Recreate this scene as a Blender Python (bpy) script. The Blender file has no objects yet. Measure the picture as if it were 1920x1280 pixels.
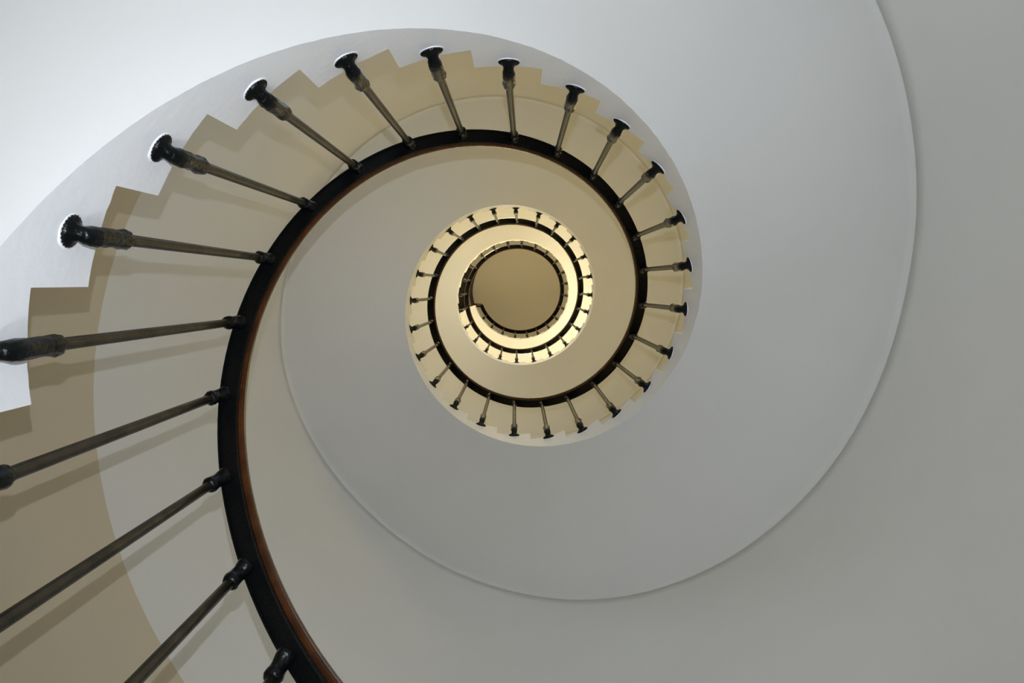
import bpy, bmesh, math, random
from mathutils import Vector, Matrix, noise
random.seed(7)
PI = math.pi
C = bpy.context.scene.collection
CZ = 1.48                      # camera height above the ground floor
F_PX = 1493.0
VPX, VPY = 974.27, 528.10      # where the zenith appears in the frame

# ------------------------------------------------------------ camera
sc = bpy.context.scene
fwd = Vector((VPX - 960, VPY - 640, F_PX)).normalized()        # zenith in camera space (right, down, forward)
X = Vector((1, 0, 0)) - fwd * fwd.x; X.normalize()
Y = fwd.cross(X)
M = Matrix((X, Y, fwd)).transposed()                            # cam = M @ world
right, down, front = Vector(M[0]), Vector(M[1]), Vector(M[2])
cam_data = bpy.data.cameras.new('camera'); cam = bpy.data.objects.new('camera', cam_data); C.objects.link(cam)
cam_data.sensor_width = 36.0; cam_data.sensor_fit = 'HORIZONTAL'; cam_data.lens = 36.0 * F_PX / 1920
cam_data.clip_start = 0.02; cam_data.clip_end = 200
R3 = Matrix((right, -down, -front)).transposed()
cam.matrix_world = Matrix.Translation((0, 0, CZ)) @ R3.to_4x4()
sc.camera = cam

# ------------------------------------------------------------ world, lights, exposure
w = bpy.data.worlds.new('sky'); sc.world = w; w.use_nodes = True
bg = w.node_tree.nodes['Background']; bg.inputs[0].default_value = (.62, .78, 1.0, 1); bg.inputs[1].default_value = 2.4
sc.view_settings.view_transform = 'Standard'; sc.view_settings.look = 'None'
sc.view_settings.gamma = 1; sc.view_settings.exposure = 0.0; sc.view_settings.use_curve_mapping = False
sc.cycles.use_denoising = True
sc.cycles.max_bounces = 10; sc.cycles.diffuse_bounces = 6; sc.cycles.sample_clamp_indirect = 8

def lamp(name, kind, loc, energy, col, rad=.05):
    d = bpy.data.lights.new(name, kind); d.energy = energy; d.color = col
    if kind in ('POINT', 'SPOT'): d.shadow_soft_size = rad
    o = bpy.data.objects.new(name, d); o.location = loc; C.objects.link(o); return o
# the photographer's flash, just above the lens
fl = lamp('camera_flash', 'SPOT', (0.0, -.09, CZ), 124, (.84, .90, 1.0), .004)
fl.data.spot_size = math.radians(100); fl.data.spot_blend = 1.0
fl.rotation_euler = R3.to_euler()
# unseen cool fill light, added low under the first flight
lamp('low_fill_light', 'POINT', (.12, .90, .90), 44, (.80, .87, 1.0), .12)
# warm stair lamps of the upper floors, on the wall side behind the flights
WARM, CREAM = (1.0, .79, .34), (1.0, .87, .60)
LAMPS = [(14, 1.3, 9, WARM), (20, 1.3, 12, WARM), (34, 1.25, 28, WARM), (46, 1.25, 74, CREAM), (56, 1.2, 44, WARM)]

# ------------------------------------------------------------ helix description (fitted to the photo)
KN = [-4, 2, 8, 14, 20, 26, 34, 42, 50, 58, 66, 76]
AX = [-.0994, -.0799, -.0559, -.0369, -.0308, -.0201, -.0253, -.0372, -.0212, -.0013, -.0187, -.0609]
AY = [.1107, .1142, .1177, .1107, .1182, .125, .124, .1308, .1614, .1724, .1716, .1714]
DZ = [-.0046, -.0053, -.0027, .0034, .0016, .0049, .0082, .0082, .0033, -.0012, -.0059, -.0099]
DT = [-.0109, -.0063, .0064, -.0095, -.0145, -.015, -.021, -.0359, -.021, .0167, .038, .073]
def hermite(xs, ys, x):
    if x <= xs[0]: return ys[0]
    if x >= xs[-1]: return ys[-1]
    i = max(j for j in range(len(xs) - 1) if xs[j] <= x)
    def sl(j):
        if j == 0: return (ys[1] - ys[0]) / (xs[1] - xs[0])
        if j == len(xs) - 1: return (ys[-1] - ys[-2]) / (xs[-1] - xs[-2])
        return (ys[j + 1] - ys[j - 1]) / (xs[j + 1] - xs[j - 1])
    h = xs[i + 1] - xs[i]; t = (x - xs[i]) / h
    return ((2*t**3 - 3*t*t + 1) * ys[i] + (t**3 - 2*t*t + t) * h * sl(i)
            + (-2*t**3 + 3*t*t) * ys[i + 1] + (t**3 - t*t) * h * sl(i + 1))
RISE, ROD_R, STR_R, RAIL_H, Z0, TH0 = .17, .6705, .700, .7933, .6011, 2.1173
K_LO, K_HI = -11, 74                                     # treads of the whole stair
def ang(k): return TH0 + k * PI / 12 + hermite(KN, DT, k)
def axis(k): return hermite(KN, AX, k), hermite(KN, AY, k)
def zb(k): return CZ + Z0 + k * RISE + hermite(KN, DZ, k)      # top of the baluster feet
def tread_z(k): return zb(k) + hermite([3, 5, 9, 13, 30], [-.036, -.044, -.080, -.092, -.085], k)
def soff_z(k): return zb(k) + hermite([4, 8, 11, 15, 21, 27, 40], [-.265, -.292, -.335, -.335, -.345, -.31, -.335], k)
def P(k, r, z): a, b = axis(k); t = ang(k); return Vector((a + r * math.cos(t), b + r * math.sin(t), z))
WALL_R = 1.482
def wall_c(z):
    k = (z - CZ - Z0) / RISE
    if k < 20: return -.0324, .1036
    return -.0324 + hermite(KN, AX, k) + .0308, .1036 + hermite(KN, AY, k) - .1182
def PW(k, z, r=WALL_R): a, b = wall_c(z); t = ang(k); return Vector((a + r * math.cos(t), b + r * math.sin(t), z))
def wall_soff_z(k):                                       # where the soffit meets the wall
    return zb(k) - .31 + hermite([10, 13.2, 15, 16, 18.2, 19.7, 21, 22.4, 24.2, 25.5, 27, 28], [0, -.004, .027, .04, -.035, -.085, -.085, -.004, .095, .075, 0, 0], k)
Z_CEIL = CZ + 15.3
DADO = 1.605

# ------------------------------------------------------------ materials
def mat(name, col, rough=.5, metal=0, bump=0, scale=60, var=0, spec=.5, coat=0, detail=6, nscale=None):
    m = bpy.data.materials.new(name); m.use_nodes = True; nt = m.node_tree; b = nt.nodes['Principled BSDF']
    b.inputs['Base Color'].default_value = (*col, 1); b.inputs['Roughness'].default_value = rough
    b.inputs['Metallic'].default_value = metal; b.inputs['Specular IOR Level'].default_value = spec
    b.inputs['Coat Weight'].default_value = coat
    tc = nt.nodes.new('ShaderNodeTexCoord'); n = nt.nodes.new('ShaderNodeTexNoise')
    n.inputs['Scale'].default_value = scale; n.inputs['Detail'].default_value = detail
    nt.links.new(tc.outputs['Object'], n.inputs['Vector'])
    if bump:
        bp = nt.nodes.new('ShaderNodeBump'); bp.inputs['Strength'].default_value = bump; bp.inputs['Distance'].default_value = .004
        nt.links.new(n.outputs['Fac'], bp.inputs['Height']); nt.links.new(bp.outputs['Normal'], b.inputs['Normal'])
    if var:
        n2 = nt.nodes.new('ShaderNodeTexNoise'); n2.inputs['Scale'].default_value = nscale or scale * .2; n2.inputs['Detail'].default_value = 5
        nt.links.new(tc.outputs['Object'], n2.inputs['Vector'])
        r = nt.nodes.new('ShaderNodeValToRGB'); r.color_ramp.elements[0].position = .35; r.color_ramp.elements[1].position = .65
        r.color_ramp.elements[0].color = (*[c * (1 - var) for c in col], 1); r.color_ramp.elements[1].color = (*[min(1, c * (1 + var)) for c in col], 1)
        nt.links.new(n2.outputs['Fac'], r.inputs['Fac']); nt.links.new(r.outputs['Color'], b.inputs['Base Color'])
    return m
M_string = mat('string_paint', (.84, .85, .87), .45, bump=.25, scale=45, var=.012)
M_soffit = mat('soffit_paint', (.72, .715, .69), .75, bump=.12, scale=30, var=.01, nscale=3)
M_wall = mat('wall_paint', (.755, .75, .715), .75, bump=.12, scale=30, var=.01, nscale=3)
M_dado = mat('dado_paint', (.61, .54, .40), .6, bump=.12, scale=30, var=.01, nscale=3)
M_ceil = mat('ceiling_paint', (.70, .66, .56), .8, bump=.1, scale=30)
M_floor = mat('floor_tile', (.55, .53, .50), .4, var=.1, scale=8)
M_step = mat('step_stone', (.62, .58, .50), .5, var=.06, scale=30)
M_black = mat('black_enamel', (.003, .004, .004), .2, metal=0, bump=.7, scale=90, spec=.22)
nt_ = M_black.node_tree; b_ = nt_.nodes['Principled BSDF']; b_.inputs['Coat Weight'].default_value = .0; b_.inputs['Coat Roughness'].default_value = .08
nt_.links.new(next(n for n in nt_.nodes if n.type == 'BUMP').outputs['Normal'], b_.inputs['Coat Normal'])
M_bar = mat('bar_black', (.004, .0048, .005), .35, bump=.5, scale=200, spec=.14)
M_rod = mat('rod_metal', (.05, .043, .030), .38, metal=.75, bump=.15, scale=180, var=.35, nscale=25)
M_wood = mat('rail_varnish', (.055, .017, .005), .2, bump=.1, scale=120, var=.35, coat=.4, nscale=14)
M_panel = mat('dark_wood', (.008, .005, .003), .5, var=.4, scale=60, spec=.1)
M_frame = mat('window_paint', (.75, .75, .74), .5)
M_plaster = mat('plaster_ring', (.93, .93, .94), .6, bump=.3, scale=90)

# ------------------------------------------------------------ helpers
def link(name, bm, mats, parent=None, smooth=True, loc=None):
    bmesh.ops.recalc_face_normals(bm, faces=bm.faces)
    me = bpy.data.meshes.new(name); bm.to_mesh(me); bm.free()
    for m in (mats if isinstance(mats, (list, tuple)) else [mats]): me.materials.append(m)
    for p in me.polygons: p.use_smooth = smooth
    o = bpy.data.objects.new(name, me); C.objects.link(o)
    if parent: o.parent = parent
    if loc is not None: o.location = loc
    return o
def empty(name, loc=(0, 0, 0)):
    o = bpy.data.objects.new(name, None); o.location = loc; o.empty_display_size = .2; C.objects.link(o); return o
def tag(o, label=None, cat=None, group=None, kind=None):
    if label: o['label'] = label
    if cat: o['category'] = cat
    if group: o['group'] = group
    if kind: o['kind'] = kind
    return o
def sweep(bm, ring_fn, ks, closed=True, caps=True, mi=0):
    """ring_fn(k) -> list of points; join consecutive rings"""
    rings = [[bm.verts.new(p) for p in ring_fn(k)] for k in ks]
    n = len(rings[0])
    for A, B in zip(rings, rings[1:]):
        for i in range(n if closed else n - 1):
            f = bm.faces.new((A[i], A[(i + 1) % n], B[(i + 1) % n], B[i])); f.material_index = mi
    if caps and closed:
        bm.faces.new(rings[0]); bm.faces.new(rings[-1][::-1])
    return rings
def frange(a, b, n): return [a + (b - a) * i / n for i in range(n + 1)]
def sharp(o, deg=35):
    bm = bmesh.new(); bm.from_mesh(o.data)
    for e in bm.edges:
        if len(e.link_faces) == 2 and e.calc_face_angle(0) > math.radians(deg): e.smooth = False
    bm.to_mesh(o.data); bm.free()
    return o
def lathe_path(bm, pts, seg=16, ruffle=None, lump=0, seed=0):
    """pts: (Vector centre, Vector direction, radius)"""
    rings = []
    for i, (c, d, r) in enumerate(pts):
        d = d.normalized(); u = d.orthogonal().normalized() if i == 0 else (u0 - d * u0.dot(d)).normalized()
        u0 = u; v = d.cross(u); ring = []
        for j in range(seg):
            a = 2 * PI * j / seg; rr = r
            if ruffle and i in ruffle: rr *= 1 + .055 * (1 if j % 2 else -1)
            if lump and r > 0 and not (ruffle and i in ruffle): rr *= 1 + lump * noise.noise(Vector((math.cos(a) * 2.4 + seed, math.sin(a) * 2.4, i * 1.3)))
            ring.append(bm.verts.new(c + (u * math.cos(a) + v * math.sin(a)) * rr))
        rings.append(ring)
    for A, B in zip(rings, rings[1:]):
        for j in range(seg): bm.faces.new((A[j], A[(j + 1) % seg], B[(j + 1) % seg], B[j]))
    bm.faces.new(rings[0][::-1]); bm.faces.new(rings[-1])

# ------------------------------------------------------------ the round room
SUB = 4
k0, k1 = -30, 98
# windows (centre and half width in steps round the wall, sill, head): an unseen low one added for fill light, then one per turn
WINS = [(-2.4, 1.8, CZ - 1.35, CZ - .35), (9.65, 1.0, CZ + 3.0, CZ + 4.75), (33.4, 1.5, CZ + 7.0, CZ + 8.55), (57.4, 1.5, CZ + 11.1, CZ + 12.6)]
bm = bmesh.new()
def clampz(z): return max(0.0, min(Z_CEIL, z))
cols = frange(k0, k1, (k1 - k0) * SUB)
cache = {}
def wv(k, z, r=WALL_R):
    key = (round(k % 24 if z in (0.0, Z_CEIL) else k, 4), round(z, 5), r)
    if key not in cache: cache[key] = bm.verts.new(PW(k, z, r))
    return cache[key]
wz = lambda k: wall_soff_z(k)
for ka, kb in zip(cols, cols[1:]):
    for band in (0, 1):
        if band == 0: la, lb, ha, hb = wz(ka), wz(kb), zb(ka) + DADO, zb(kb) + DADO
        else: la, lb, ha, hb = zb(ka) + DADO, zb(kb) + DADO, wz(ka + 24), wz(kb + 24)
        la, lb, ha, hb = map(clampz, (la, lb, ha, hb))
        if ha - la < 1e-5 and hb - lb < 1e-5: continue
        NV = 26
        for i in range(NV):
            z = [la + (ha - la) * i / NV, lb + (hb - lb) * i / NV, lb + (hb - lb) * (i + 1) / NV, la + (ha - la) * (i + 1) / NV]
            kk = ((ka + kb) / 2) % 24
            zm = sum(z) / 4
            inside = any(abs(kk - c_ % 24) < h_ and a < zm < b for c_, h_, a, b in WINS)
            if inside: continue
            vs = [wv(ka, z[0]), wv(kb, z[1]), wv(kb, z[2]), wv(ka, z[3])]
            vs = [v for j, v in enumerate(vs) if v not in vs[:j]]
            if len(vs) >= 3:
                try:
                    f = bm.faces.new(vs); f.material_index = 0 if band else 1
                except ValueError: pass
bmesh.ops.remove_doubles(bm, verts=bm.verts, dist=1e-5)
bmesh.ops.recalc_face_normals(bm, faces=bm.faces)
if sum((f.calc_center_median() - Vector((-.03, .1, f.calc_center_median().z))).dot(f.normal) for f in bm.faces) > 0:
    bmesh.ops.reverse_faces(bm, faces=bm.faces)          # face the well
me = bpy.data.meshes.new('wall_round'); bm.to_mesh(me); bm.free()
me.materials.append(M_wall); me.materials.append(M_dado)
for p_ in me.polygons: p_.use_smooth = True
wall = bpy.data.objects.new('wall_round', me); C.objects.link(wall); tag(wall, kind='structure')
so = wall.modifiers.new('thickness', 'SOLIDIFY'); so.thickness = .22; so.offset = -1; so.use_even_offset = False
# windows: painted frames in deep reveals
def wbox(bm, ka, kb, z0_, z1_, r0, r1, n=6):
    sweep(bm, lambda k: [PW(k, z0_, r0), PW(k, z0_, r1), PW(k, z1_, r1), PW(k, z1_, r0)], frange(ka, kb, n))
for n_, (wc, whw, zz0, zz1) in enumerate(WINS):  # the first is the added low opening for fill light
    wa, wb = wc - whw, wc + whw
    bm = bmesh.new(); e = .25; r0, r1 = WALL_R + .002, WALL_R + .25
    wbox(bm, wa - e, wb + e, zz0 - .12, zz0 + .05, r0, r1)
    wbox(bm, wa - e, wb + e, zz1 - .05, zz1 + .12, r0, r1)
    wbox(bm, wa - e, wa + e / 2, zz0, zz1, r0, r1)
    wbox(bm, wb - e / 2, wb + e, zz0, zz1, r0, r1)
    win = sharp(link('window_%d' % (n_ + 1), bm, M_frame)); tag(win, kind='structure')
    bm = bmesh.new()
    wbox(bm, wc - .06, wc + .06, zz0 + .05, zz1 - .05, WALL_R + .14, WALL_R + .18, 2)
    wbox(bm, wa + e / 2, wb - e / 2, (zz0 + zz1) / 2 - .02, (zz0 + zz1) / 2 + .02, WALL_R + .145, WALL_R + .175)
    sharp(link('window_bar', bm, M_frame, win))
    pl = bpy.data.lights.new('daylight_portal', 'AREA'); pl.shape = 'RECTANGLE'; pl.size = whw * .75; pl.size_y = zz1 - zz0 - .1
    pl.cycles.is_portal = True
    po = bpy.data.objects.new('daylight_portal', pl); C.objects.link(po)
    pc = PW(wc, (zz0 + zz1) / 2, WALL_R + .27); t_ = ang(wc)
    po.matrix_world = Matrix.Translation(pc) @ Vector((math.cos(t_), math.sin(t_), 0)).to_track_quat('Z', 'Y').to_matrix().to_4x4()
def disc(name, z, r, m, cx, cy, thick):
    bm = bmesh.new(); bmesh.ops.create_cone(bm, cap_ends=True, segments=96, radius1=r, radius2=r, depth=thick)
    o = link(name, bm, m, smooth=False, loc=(cx, cy, z)); tag(o, kind='structure'); return o
disc('floor', -.06, WALL_R + .3, M_floor, -.03, .1, .12)
cc = wall_c(Z_CEIL)
disc('ceiling', Z_CEIL + .05, WALL_R + .3, M_ceil, cc[0], cc[1], .1)

# ------------------------------------------------------------ staircase
stair = empty('spiral_staircase', (0, 0, 0))
tag(stair, 'white plastered spiral staircase with notched inner string winding up the round well', 'staircase')
TH_S = .045
bm = bmesh.new()
N = 12
colsS = []
for k in range(K_LO, K_HI + 1):
    jl = random.uniform(-.02, .02)
    for i in range(N + 1):
        kk = k - .5 + i / N
        if i == 0: kk += .0
        zt = tread_z(k) + .0022 * noise.noise(Vector((kk * 7, 3.1, 0))) + (.0012 * noise.noise(Vector((kk * 23, 9.1, 0))))
        rr = .0012 * noise.noise(Vector((kk * 9, 1.7, 4)))
        colsS.append((kk + (.004 if i == 0 else -.004 if i == N else 0) * 0, zt, rr))
def sring(c):
    kk, zt, rr = c; zs = soff_z(kk); zs = max(zs, .005); zt = max(zt, zs + .01)
    jit = lambda f: .0014 * noise.noise(Vector((kk * 11, f, 2)))
    mids = [zs + (zt - zs) * f for f in (.33, .66)]
    return [P(kk, STR_R + rr, zs)] + [P(kk, STR_R + rr + jit(f), z) for f, z in enumerate(mids)] + \
           [P(kk + .25 * jit(5), STR_R + rr, zt), P(kk, STR_R + TH_S, zt), P(kk, STR_R + TH_S, zs + .02), P(kk, STR_R + .003, zs + .02), P(kk, STR_R + .002, zs + .0015)]
sweep(bm, sring, colsS)
sharp(link('string', bm, M_string, stair), 30)
# soffit slab
bm = bmesh.new()
RN = 8
def soffring(k):
    a = []; zs = max(soff_z(k), .004); zw = max(wall_soff_z(k), .004)
    Pi = P(k, STR_R + .0005, zs); Pw = PW(k, zw, WALL_R + .02)
    for i in range(RN + 1):
        f = i / RN; q = Pi.lerp(Pw, f)
        if i < RN: a.append(q)
        else:                                             # a small plaster cove against the wall
            a += [PW(k, zw, WALL_R - .026), PW(k, zw - .004, WALL_R - .010), PW(k, zw - .015, WALL_R - .002), PW(k, zw - .016, WALL_R + .02)]
    up = [p + Vector((0, 0, .05)) for p in a[:0:-1]] + [P(k, STR_R + TH_S + .002, zs + .05), P(k, STR_R + TH_S + .002, zs + .015), P(k, STR_R + .004, zs + .015)]
    return a + up
sweep(bm, soffring, frange(K_LO - .5, K_HI + .5, (K_HI - K_LO + 1) * 5))
sharp(link('soffit', bm, M_soffit, stair), 40)
# steps
for k in range(K_LO, K_HI + 1):
    zt = tread_z(k) - .003
    bm = bmesh.new()
    r0 = STR_R + TH_S + .001
    def st(kk):
        lo = max(max(soff_z(kk), wall_soff_z(kk)) + .055, .004)
        hi = max(zt, lo + .005)
        return [P(kk, r0, lo), PW(kk, lo, WALL_R - .004), PW(kk, hi, WALL_R - .004), P(kk, r0, hi)]
    sweep(bm, st, frange(k - .498, k + .498, 6))
    sharp(link('step', bm, M_step, stair))

# ------------------------------------------------------------ railing
rail = empty('spiral_railing', (0, 0, 0))
tag(rail, 'black iron railing with brown wooden handrail curling up the inside of the stair', 'railing')
def slope_frame(k):
    p0, p1 = P(k - .05, .66, zb(k - .05)), P(k + .05, .66, zb(k + .05)); t = (p1 - p0).normalized()
    radial = Vector((math.cos(ang(k)), math.sin(ang(k)), 0)); radial = (radial - t * radial.dot(t)).normalized()
    n = radial.cross(t); n = n if n.z > 0 else -n
    return t, radial, n
def rail_pt(k, r, h):
    # r = radius from the axis, h = height perpendicular to the rail slope above the rail line
    t, rad, n = slope_frame(k); c = P(k, .66, zb(k) + RAIL_H + .005)
    r += hermite([1.5, 4, 9, 15, 28], [-.018, -.012, 0, .002, .007], k)
    return c + rad * (r - .66) + n * h
KR0, KR1 = -11, 74.3
ksR = frange(KR0, KR1, int((KR1 - KR0) * 6))
bm = bmesh.new()
barprof = [(.636, .010), (.636, -.004), (.640, -.004), (.640, .001), (.679, .001), (.679, -.004), (.683, -.004), (.683, .010)]
sweep(bm, lambda k: [rail_pt(k, r, h) for r, h in barprof], ksR)
sharp(link('flat_bar', bm, M_bar, rail), 40)
bm = bmesh.new()
woodprof = [(.636, .006), (.629, .008), (.6255, .013), (.6245, .019), (.627, .025), (.634, .033), (.645, .039), (.660, .041), (.674, .038), (.684, .032), (.688, .025), (.687, .018), (.684, .012), (.681, .009)]
sweep(bm, lambda k: [rail_pt(k, r, h) for r, h in woodprof], ksR)
sharp(link('handrail', bm, M_wood, rail), 60)

# baluster: foot bracket, rod, top collar
CB = {3:.015,4:.005,5:.015,7:.005,9:-.01,10:.01,12:-.02,13:-.03,15:-.02,16:-.06,17:-.005,18:-.015,19:.01,20:.02,21:-.02,22:-.02,23:.02,24:.02,25:.01,26:.02,27:-.005,28:-.015,29:-.02,30:.055,31:.015,32:.015,33:.005,34:-.03}
CT = {1:-.02,2:.015,4:-.015,5:-.035,6:-.015,7:-.025,8:-.015,9:-.005,10:.05,11:.05,12:.065,13:.02,14:.005,15:-.03,16:-.01,17:-.01,18:.015,19:.015,20:.055,21:-.01,22:.005,23:.005,24:.015,25:.005,26:-.015,27:-.045,28:-.06,29:-.03,30:.01,31:.055,32:.02,34:-.01,35:.02,36:-.01,37:-.01,38:.02,39:.055,41:-.1,42:-.07,43:-.005,44:.03,45:.035,46:.035,47:.05,48:-.015,49:-.1,50:-.075,52:.015,53:.005,54:.035,55:.025,57:.01,58:.015,59:.06,60:.035,61:.04,62:.055,63:-.04,64:-.08,65:.005,66:-.01,67:-.03,68:-.02,69:-.1,70:-.08,71:.03,72:.1,73:.15}
D = STR_R - ROD_R
def foot_mesh(seed):
    # local: +x = inward from the string, z up, origin = string face at the height of the foot's top
    bm = bmesh.new(); V = Vector
    pts = [(V((.0015, 0, -.137)), V((1, 0, 0)), .0265), (V((.0045, 0, -.137)), V((1, 0, 0)), .0275), (V((.008, 0, -.1365)), V((1, 0, .05)), .0235),
           (V((.012, 0, -.136)), V((1, 0, .2)), .0165), (V((.017, 0, -.1345)), V((1, 0, .5)), .0135), (V((.023, 0, -.130)), V((1, 0, 1.2)), .0150),
           (V((.0275, 0, -.122)), V((.5, 0, 1)), .0168), (V((D, 0, -.110)), V((.1, 0, 1)), .0172), (V((D, 0, -.098)), V((0, 0, 1)), .0166),
           (V((D, 0, -.084)), V((0, 0, 1)), .0166), (V((D, 0, -.060)), V((0, 0, 1)), .0160), (V((D, 0, -.042)), V((0, 0, 1)), .0160),
           (V((D, 0, -.034)), V((0, 0, 1)), .0170), (V((D, 0, -.020)), V((0, 0, 1)), .0182), (V((D, 0, -.008)), V((0, 0, 1)), .0172), (V((D, 0, -.001)), V((0, 0, 1)), .0125)]
    lathe_path(bm, pts, 44, ruffle=(0, 1, 2), lump=.16, seed=seed)
    bmesh.ops.recalc_face_normals(bm, faces=bm.faces)
    me = bpy.data.meshes.new('foot_bracket'); bm.to_mesh(me); bm.free(); me.materials.append(M_black)
    for p in me.polygons: p.use_smooth = True
    return me
foot_meshes = [foot_mesh(s * 5.3) for s in range(4)]
bm = bmesh.new()
lathe_path(bm, [(Vector((-.002, 0, -.137)), Vector((1, 0, 0)), .0315), (Vector((.0010, 0, -.137)), Vector((1, 0, 0)), .031), (Vector((.0022, 0, -.137)), Vector((1, 0, 0)), .0285), (Vector((.0024, 0, -.137)), Vector((1, 0, 0)), .010)], 24, lump=.06)
ring_me = bpy.data.meshes.new('plaster_ring'); bmesh.ops.recalc_face_normals(bm, faces=bm.faces); bm.to_mesh(ring_me); bm.free(); ring_me.materials.append(M_plaster)
ROD_RAD = .0105
for k in range(-11, 74):
    cb_, ct_ = CB.get(k, CT.get(k, 0)), CT.get(k, CB.get(k, 0))
    kb_, kt_ = k + cb_, k + ct_
    pb = P(kb_, ROD_R, zb(k)); 
    dz = (kt_ - k) * RISE
    ptp = P(kt_, ROD_R, zb(k) + dz + RAIL_H)
    t, rad, n = slope_frame(kt_)
    knuckle = rail_pt(kt_ - .02, .659, -.006)
    neck = ptp + Vector((0, 0, -.055))
    # rod
    bm = bmesh.new()
    dirv = (neck - pb).normalized()
    org = pb + dirv * 0
    pts = [(pb - dirv * .02, dirv, ROD_RAD)]
    for f in (.0, .25, .5, .75, 1): pts.append((pb.lerp(neck, f), dirv, ROD_RAD * (1.03 - .06 * f)))
    lathe_path(bm, [(c - org, d, r) for c, d, r in pts], 14)
    b = link('baluster', bm, M_rod, rail, loc=org)
    # foot
    th = ang(kb_)
    for nm, me in (('foot_bracket', foot_meshes[k % 4]), ('plaster_ring', ring_me)):
        o = bpy.data.objects.new(nm, me); C.objects.link(o); o.parent = b
        base = P(kb_, STR_R, zb(k))
        o.matrix_local = Matrix.Translation(base - org) @ Matrix.Rotation(th + PI, 4, 'Z')
    # collar: sleeve bending to the rail's underside
    bm = bmesh.new(); c0 = neck - dirv * .004
    q = []
    pA, pB = c0, knuckle; mid = neck + Vector((0, 0, .034))
    for f in frange(0, 1, 8):
        c = (1-f)**2 * pA + 2*f*(1-f) * mid + f*f * pB
        d = 2*(1-f) * (mid - pA) + 2*f * (pB - mid)
        r = [.0120, .0172, .0172, .0158, .0152, .0158, .0172, .0182, .0182][round(f * 8)]
        q.append((c - org, d, r))
    lathe_path(bm, q, 20, lump=.12, seed=k * 1.7)
    link('collar', bm, M_black, b)

# ------------------------------------------------------------ top landing: guard rail end and dark wooden panel
K_END = 74.3
pe = rail_pt(K_END, .657, .02)
def img_dir(px, py, z):                                    # a place at height z above the lens seen at (px, py)
    c = Vector(((px - 960) / F_PX, (py - 640) / F_PX, 1)); wv_ = M.transposed() @ c
    return Vector((wv_.x / wv_.z * z, wv_.y / wv_.z * z, CZ + z))
zg = pe.z - CZ
pin, pout = img_dir(881, 572, zg), img_dir(862, 586, zg)
bm = bmesh.new()
path = [pe, pe.lerp(pin, .35) + Vector((0, 0, .01)), pin, pout]
q = []
for i, c in enumerate(path):
    d = (path[min(i + 1, 3)] - path[max(i - 1, 0)]); q.append((c, d, .034))
lathe_path(bm, q, 14)
o = link('guard_rail', bm, M_wood, rail)
# dark timber landing with a curved boarded guard along its edge
axp, ayp = -.06, .17
t0, t1 = math.radians(153), math.radians(208)
RP = .79; zl = CZ + 13.13
ctr = Vector((axp + 1.1 * math.cos((t0 + t1) / 2), ayp + 1.1 * math.sin((t0 + t1) / 2), zl))
pnl = empty('top_landing', ctr)
tag(pnl, 'dark brown timber landing with a boarded guard at the very top of the stair', 'landing')
def ring_part(name, prof, m, ta, tb, n, groove=0):
    bm = bmesh.new()
    def pr(i):
        t = ta + (tb - ta) * i / n
        g = groove if (i % 5 == 0) else 0
        return [Vector((axp + (r - (g if r > RP else -g)) * math.cos(t), ayp + (r - (g if r > RP else -g)) * math.sin(t), z)) - ctr for r, z in prof]
    sweep(bm, pr, range(n + 1))
    o = sharp(link(name, bm, m)); o.parent = pnl; return o
ring_part('floor_boards', [(RP + .02, zl), (WALL_R - .01, zl), (WALL_R - .01, zl + .08), (RP + .02, zl + .08)], M_panel, t0, t1, 60)
ring_part('guard_boards', [(RP, zl + .01), (RP + .03, zl + .01), (RP + .03, zl + 1.0), (RP, zl + 1.0)], M_panel, t0, t1, 60, .006)
ring_part('fascia', [(RP - .012, zl - .01), (RP + .02, zl - .01), (RP + .02, zl + .12), (RP - .012, zl + .12)], M_wood, t0, t1, 40)
ring_part('cap_rail', [(RP - .02, zl + 1.0), (RP + .05, zl + 1.0), (RP + .05, zl + 1.04), (RP - .02, zl + 1.04)], M_wood, t0, t1, 40)

# ------------------------------------------------------------ warm wall lamps of the upper floors
for k, r, e, c_ in LAMPS:
    lamp('stair_lamp', 'POINT', P(k, r, zb(k) + 1.5), e, c_, .22)
